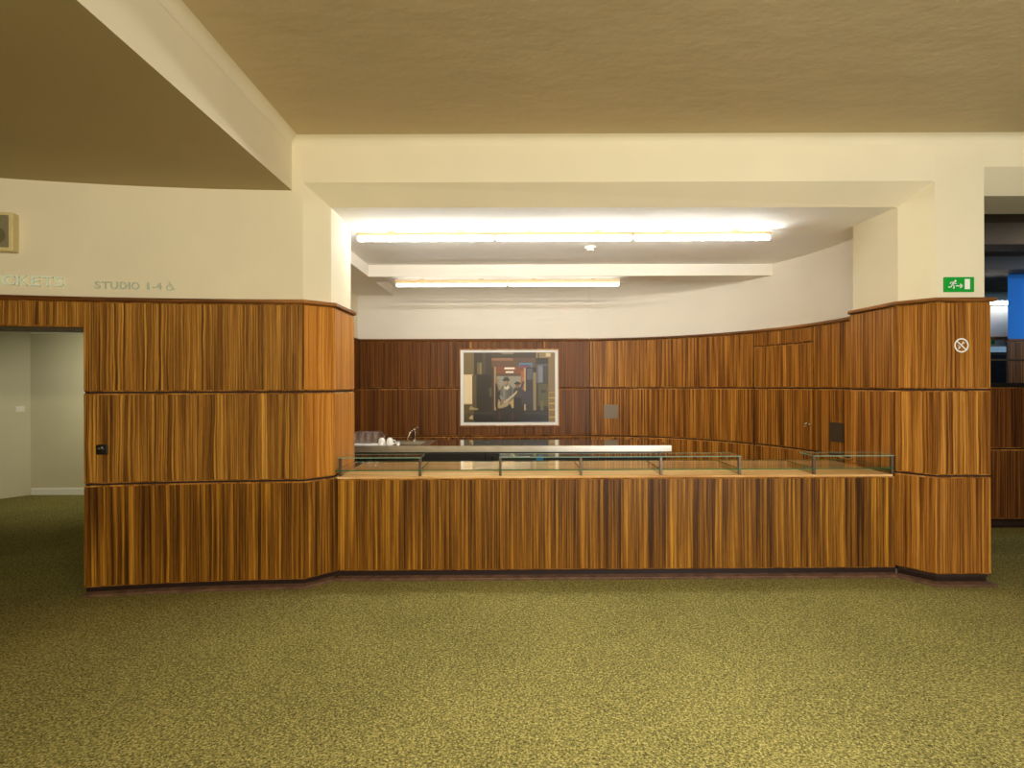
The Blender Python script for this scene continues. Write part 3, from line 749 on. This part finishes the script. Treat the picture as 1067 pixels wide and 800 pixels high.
# exit sign
t = root('exit_sign', (3.548, 4.42, 2.326), 'green emergency exit sign with running figure on the right pillar', 'sign')
mb = MB(); mb.box(3.430, 3.667, 4.4125, 4.4247, 2.326, 2.444, ch=.002); mb.build('board', M['green'], t)
PE = lambda x, z, o: (3.430+x*.2367, 4.4024-o, 2.326+z*.118)
def PE2(cx, cz):  # metric local
    return lambda x, z, o: (3.430+cx+x, 4.4123-o, 2.326+cz+z)
mb = MB(); Q = PE2(.066, .030); th = .0008
disc_mesh(mb, .021, .057, .0085, th, Q)
stroke_mesh(mb, [(.012, .048), (-.003, .026)], .014, th, Q); stroke_mesh(mb, [(.010, .047), (-.012, .047), (-.020, .036)], .007, th, Q)
stroke_mesh(mb, [(.013, .045), (.020, .034), (.030, .037)], .006, th, Q); stroke_mesh(mb, [(-.002, .026), (.012, .016), (.008, -.002)], .009, th, Q); stroke_mesh(mb, [(-.004, .026), (-.016, .008), (-.033, .009)], .009, th, Q)
mb.build('running_figure', M['sign_white'], t)
mb = MB(); Q = PE2(.094, .048); stroke_mesh(mb, [(0, 0), (.048, 0)], .007, th, Q); stroke_mesh(mb, [(.032, .014), (.050, 0), (.032, -.014)], .008, th, Q); mb.build('arrow', M['sign_white'], t)
mb = MB(); Q = PE2(.182, .062); stroke_mesh(mb, [(0, -.028), (0, .028)], .042, th, Q); mb.build('door_symbol', M['sign_white'], t)
# no smoking sign: ring, slash, cigarette and match
t = root('no_smoking_sign', (3.563, 4.392, 1.852), 'round white no smoking pictogram on the right pillar panel', 'sign')
cx, cz = (1001.6-533)/580*4.392, 1.6+(399.6-359.8)*4.392/580
Q = lambda x, z, o: (cx+x, 4.3935-o, cz+z)
mb = MB(); disc_mesh(mb, 0, 0, .057, .0015, Q, 40, .046); mb.build('ring', M['sign_white'], t)
mb = MB(); stroke_mesh(mb, [(-.035, .033), (.035, -.033)], .009, .0012, Q); mb.build('slash', M['sign_white'], t)
mb = MB(); stroke_mesh(mb, [(-.022, -.026), (-.012, -.010)], .009, .001, Q); stroke_mesh(mb, [(.000, .006), (.016, .028)], .007, .001, Q); stroke_mesh(mb, [(-.026, .004), (-.018, -.012), (-.008, -.02)], .004, .001, Q); stroke_mesh(mb, [(.014, .010), (.026, .022)], .004, .001, Q)
mb.build('cigarette', M['sign_white'], t)

# wall plates
t = MB(); t.box((629-533)/71.2, (643.2-533)/71.2, 8.143, 8.158, 1.112, 1.310)
# square plate follows the start of the curve
def arc_box(pxa, pxb, z0, z1, th):
    aa, ab = ang_for(pxa), ang_for(pxb); mb = MB()
    return sweep(mb, curve(aa, ab, 3), [(.0003, z0), (th, z0), (th, z1), (.0003, z1)])
tag(arc_box(629, 643.3, 1.108, 1.308, .006).build('wall_plate', M['plate']), 'square grey metal plate on the curved panelling near the framed picture', 'plate')
tag(arc_box(864.2, 878.6, .992, 1.195, .006).build('wall_plate', M['plate_dark']), 'dark metal plate on the curved panelling between door and right pillar', 'plate')

# black key socket on the left panel
X = (107-533)/580*4.255; Y = lcY(X); sl = math.atan((lcY(X+.02)-lcY(X-.02))/.04)
def on_wall(mb):
    c_, s_ = math.cos(sl), math.sin(sl)
    mb.v = [(X+x*c_-y*s_, Y+x*s_+y*c_, z) for x, y, z in mb.v]; return mb
zc_ = 1.6-(468-402.3)/136.3
t = root('key_socket', (X, Y, zc_-.04), 'black square key socket on the left curved panelling', 'socket')
mb = MB(); mb.box(-.040, .040, -.014, -.0005, zc_-.038, zc_+.038, ch=.008); on_wall(mb).build('cover', M['black'], t)
mb = MB(); mb.lathe((-.008, -.0142, zc_+.004), [(.026, 0), (.026, .006), (.018, .010)], 20, axis='y'); on_wall(mb).build('dial', M['fridge'], t, smooth=True)
mb = MB(); mb.lathe((-.012, -.0246, zc_+.010), [(.007, 0), (.007, .004)], 12, axis='y'); on_wall(mb).build('keyhole', M['plate'], t, smooth=True)

# loudspeaker at the left edge
X = -3.785; Y = lcY(X)+.03; sl = math.atan((lcY(X+.02)-lcY(X-.02))/.04); zs = 2.595
t = root('wall_speaker', (X, Y, zs), 'yellowed wall loudspeaker above the TICKETS letters at the left edge', 'speaker')
mb = MB(); mb.box(-.103, .103, -.075, -.001, zs, zs+.286, ch=.008); on_wall(mb).build('cabinet', M['cream_plastic'], t)
mb = MB(); mb.box(-.078, .078, -.081, -.0755, zs+.026, zs+.262, ch=.002); on_wall(mb).build('grille', M['grille'], t)
mb = MB(); mb.lathe((0, -.0812, zs+.112), [(.062, 0), (.058, .003), (.02, .001)], 30, axis='y'); on_wall(mb).build('woofer', M['cone'], t, smooth=True)
mb = MB(); mb.box(-.026, .026, -.0835, -.0812, zs+.196, zs+.246, ch=.001); on_wall(mb).build('tweeter', M['cone'], t)

# ------------------------------------------------------------------ passage behind the left doorway
mb = MB(); mb.box(-7.11, -2.99, 8.22, 8.4, 0, 2.6)
struct(mb.build('wall_passage_back', M['passage']), 'dim grey green back wall of the passage', 'wall')
ang = [(-7.12, 8.22), (-7.12, 8.4), (-7.6, 8.4), (-7.6, 7.85), (-7.39, 7.85)]
mb = MB(); mb.prism([(-7.111, 8.221), (-7.111, 8.4), (-7.75, 8.4), (-7.75, 7.80), (-7.40, 7.80)], 0, 2.6)
struct(mb.build('wall_passage_side', M['passage']), 'short angled passage wall with a light switch', 'wall')
mb = MB(); mb.box(-9.9, -3.0, 4.62, 8.4, 2.42, 2.6)
struct(mb.build('ceiling_passage', M['passage']), 'low flat ceiling of the passage', 'ceiling')
mb = MB(); mb.xprism([(8.2, .001), (8.2195, .001), (8.2195, .10), (8.206, .10), (8.2, .09)], -7.09, -3.01)
struct(mb.build('baseboard_back', M['white']), 'white baseboard along the passage back wall', 'baseboard')
mb = MB(); mb.xprism([(8.14, 2.42), (8.2195, 2.42), (8.2195, 2.375), (8.19, 2.38)], -7.09, -3.01)
struct(mb.build('trim_8', M['white']), 'white strip where the passage wall meets its ceiling', 'trim')
d = root('door_2', (-7.5, 7.6, 0), 'blue grey door with a painted frame at the far left of the passage', 'door', kind='structure')
mb = MB(); mb.box(-7.50, -7.405, 7.69, 7.799, 0, 2.3); mb.box(-7.47, -7.40, 7.66, 7.6895, 0, 2.3); mb.build('door_frame', M['passage'], d)
mb = MB(); mb.box(-8.6, -7.501, 7.72, 7.765, .01, 2.25, ch=.004); mb.build('door_leaf', M['door_grey'], d)
# switch on the angled wall
sp = Vector((-7.26, 8.0)); dv = Vector((-7.111+7.40, 8.221-7.80)).normalized(); nv = Vector((dv.y, -dv.x))
ks = (20.5-533)/580
# intersection of the sight line with the angled wall
tt = (ks*7.80+7.40)/(dv.x-ks*dv.y); sp = Vector((-7.40, 7.80))+dv*tt
zsw = 1.6-(426-402.5)*sp.y/580
def sw(mb, a, b, z0, z1, o0, o1, ch=.003):
    mb.box(a, b, -o1, -o0, z0, z1, ch=ch)
    mb.v = [(sp.x+x*dv.x-y*nv.x, sp.y+x*dv.y-y*nv.y, z) for x, y, z in mb.v]; return mb
t = root('light_switch', (sp.x, sp.y, zsw-.045), 'small white light switch on the angled passage wall', 'switch')
sw(MB(), -.05, .05, zsw-.042, zsw+.042, .0005, .010).build('switch_plate', M['plastic'], t)
sw(MB(), -.028, .028, zsw-.026, zsw+.026, .0102, .015).build('rocker', M['white'], t)

# ------------------------------------------------------------------ the space seen at the right edge
mb = MB(); mb.box(3.70, 15, 5.101, 16, 3.45, 3.75)
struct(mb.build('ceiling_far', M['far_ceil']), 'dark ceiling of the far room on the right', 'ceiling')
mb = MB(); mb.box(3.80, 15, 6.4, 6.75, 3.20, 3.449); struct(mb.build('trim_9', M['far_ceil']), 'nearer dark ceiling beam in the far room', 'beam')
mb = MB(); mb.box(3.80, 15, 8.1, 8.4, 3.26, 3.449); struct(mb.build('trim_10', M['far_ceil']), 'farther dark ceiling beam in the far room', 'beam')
mb = MB(); mb.box(3.70, 15, 11.2, 11.4, 0, 3.45)
struct(mb.build('wall_far_back', M['pale_wall']), 'white back wall of the far room', 'wall')
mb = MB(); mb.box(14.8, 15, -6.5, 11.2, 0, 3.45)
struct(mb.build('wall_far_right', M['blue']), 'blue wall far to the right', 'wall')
# column with blue light put into its base colour, dark wainscot
Yc = 8.5
cxl = (1049-533)/580*Yc
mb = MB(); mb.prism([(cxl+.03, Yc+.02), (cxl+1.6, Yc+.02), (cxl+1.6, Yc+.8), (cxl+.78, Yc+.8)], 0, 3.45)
struct(mb.build('wall_blue_lit_column', M['blue']), 'column with blue light put into its colour, beyond the opening at the right edge', 'column')
t = root('trim_11', (cxl+.5, Yc, 0), 'dark wood panelling round the blue column', 'panelling', kind='structure')
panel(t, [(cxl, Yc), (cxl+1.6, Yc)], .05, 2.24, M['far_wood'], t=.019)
cap(t, [(cxl, Yc), (cxl+1.6, Yc)], mat=M['far_wood'])
# pale partition with orange cap and tube light, left of the column
mb = MB(); mb.box(5.9, 9.4, 9.45, 9.6, 0, 3.0)
struct(mb.build('wall_far_partition', M['pale_wall']), 'lit white partition beside the blue column', 'wall')
mb = MB(); mb.box(5.9, 9.4, 9.40, 9.449, 2.34, 2.39, ch=.004)
struct(mb.build('trim_12', M['cap_wood']), 'orange wood rail across the lit white partition', 'rail')
t = root('wall_lamp', (8.0, 9.36, 2.93), 'bright tube lamp on the white partition beside the blue column', 'light')
mb = MB(); mb.box(7.6, 8.58, 9.39, 9.449, 2.93, 3.0, ch=.004); mb.build('housing', M['white'], t)
mb = MB(); mb.lathe((7.65, 9.37, 2.95), [(.012, 0), (.0185, .002), (.0185, .88), (.012, .882)], 14, axis='x'); mb.build('tube', M['far_tube'], t, smooth=True)
# second exit sign, tiny
mb = MB(); mb.box((1033.5-533)/580*9.43, (1036-533)/580*9.43, 9.43, 9.449, 2.26, 2.335, ch=.002)
tag(mb.build('exit_sign', M['green']), 'tiny green exit sign on the white partition in the far room', 'sign')
# far bar
t = root('side_bar', (6.3, 6.6, 0), 'dark wood side bar with a black ledge beyond the right pillar', 'counter')
BP = [(4.4, 6.2), (9.2, 6.2)]
for z0, z1 in ((.09, .862), (.878, 1.556)):
    panel(t, [(4.4, 6.2), (6.799, 6.2)], z0, z1, M['far_wood']); panel(t, [(6.801, 6.2), (9.2, 6.2)], z0, z1, M['far_wood'])
sweep(MB(), BP, [(-.04, 0), (-.02, 0), (-.02, 1.5565), (-.04, 1.5565)]).build('backing', M['kick'], t)
sweep(MB(), BP, [(-.019, 0.001), (.03, 0.001), (.03, .03), (-.019, .075)]).build('foot_moulding', M['kick'], t)
mb = MB(); mb.box(4.4, 9.2, 6.17, 6.75, 1.557, 1.605, ch=.004); mb.build('ledge', M['black'], t)
t = root('glass_shelf', (6.3, 6.35, 1.6055), 'thin glass shelf on steel uprights above the side bar', 'shelf')
mb = MB(); mb.box(4.5, 9.1, 6.25, 6.60, 1.858, 1.868); mb.build('shelf_pane', M['shelf_glass'], t)
mb = MB(); mb.box(4.5, 9.1, 6.238, 6.2499, 1.853, 1.873, ch=.002); mb.build('edge_strip', M['steel'], t)
for x in (4.75, 6.62, 8.2):
    mb = MB(); mb.box(x-.012, x+.012, 6.40, 6.424, 1.6055, 1.8575); mb.build('upright', M['steel_dark'], t)
t = root('display_screen', (5.9, 7.3, 0), 'black upright drinks cooler with pale blue top edge behind the side bar', 'cooler')
mb = MB(); mb.box(5.2, (1048.5-533)/580*7.5, 7.5, 8.1, 0, 2.10, ch=.01); mb.build('body', M['black'], t)
mb = MB(); mb.box(5.2, (1047.5-533)/580*7.5, 7.49, 7.4995, 2.02, 2.095); mb.build('header', plain('pale_blue_header', lin(150, 190, 226), .3), t)
mb = MB(); mb.box(5.22, (1047-533)/580*7.5, 7.492, 7.4995, .2, 1.98); mb.build('glass_door', M['steel_dark'], t)

# rename the cooler cleanly
bpy.data.objects['display_screen'].name = 'drinks_cooler'

# ------------------------------------------------------------------ lights
def area(name, loc, rot, sx, sy, power, col):
    l = bpy.data.lights.new(name, 'AREA'); l.shape = 'RECTANGLE'; l.size = sx; l.size_y = sy; l.energy = power; l.color = col
    o = bpy.data.objects.new(name, l); C.objects.link(o); o.location = loc; o.rotation_euler = [math.radians(a) for a in rot]; return o
area('unseen_foyer_light', (3.1, -2.6, 1.75), (96, 0, 10), 2.4, 1.6, 192, (1, .985, .97)).data.spread = math.radians(150)  # added low panel of light, brightens the front walls and splay
area('unseen_foyer_light', (-.9, -3.0, 3.0), (86, 0, 0), 3.0, .26, 172, (1, .87, .57))  # unseen strip light behind the viewer, warmed for the left wall
lo = area('unseen_foyer_light', (.9, 2.0, 3.55), (0, 0, 0), 1.0, .7, 36, (1, .96, .88)); lo.data.spread = math.radians(105)  # added overhead light out of view, brightens the middle of the carpet
pl = area('passage_fill', (-5.7, 7.0, 2.38), (42, 0, 12), .6, .3, 15, (1, .96, .76)); pl.data.spread = math.radians(130)  # unseen light added to brighten the passage back wall
area('far_blue_lamp', (9.2, 6.6, 3.3), (35, 0, 0), 1, .6, 210, (.34, .62, 1))
area('partition_fill', (8.5, 8.9, 3.2), (40, 0, 0), .8, .3, 30, (1, .9, .72))  # added light, brightens the partition beyond what its tube gives
area('far_lamp', (6.5, 5.7, 3.3), (20, 0, 0), .6, .6, 8, (1, .85, .6))

w = bpy.data.worlds.new('World'); scn.world = w; w.use_nodes = True
w.node_tree.nodes['Background'].inputs[0].default_value = (1, .86, .62, 1); w.node_tree.nodes['Background'].inputs[1].default_value = .05

# ------------------------------------------------------------------ camera
cam = bpy.data.cameras.new('camera'); cam.sensor_width = 36; cam.lens = 580/1067*36; cam.clip_start = .05
cam.shift_y = 1/1067
co = bpy.data.objects.new('camera', cam); C.objects.link(co)
co.matrix_world = Matrix.Translation((0, 0, 1.6)) @ Matrix.Rotation(math.pi/2, 4, 'X') @ Matrix.Rotation(-.0032, 4, 'Z')
scn.camera = co
scn.view_settings.view_transform = 'Standard'; scn.view_settings.look = 'None'
scn.view_settings.gamma = 1; scn.view_settings.use_curve_mapping = False; scn.view_settings.exposure = 0
scn.cycles.transparent_max_bounces = 32; scn.cycles.max_bounces = 18; scn.cycles.transmission_bounces = 16; scn.cycles.glossy_bounces = 6; scn.cycles.diffuse_bounces = 6
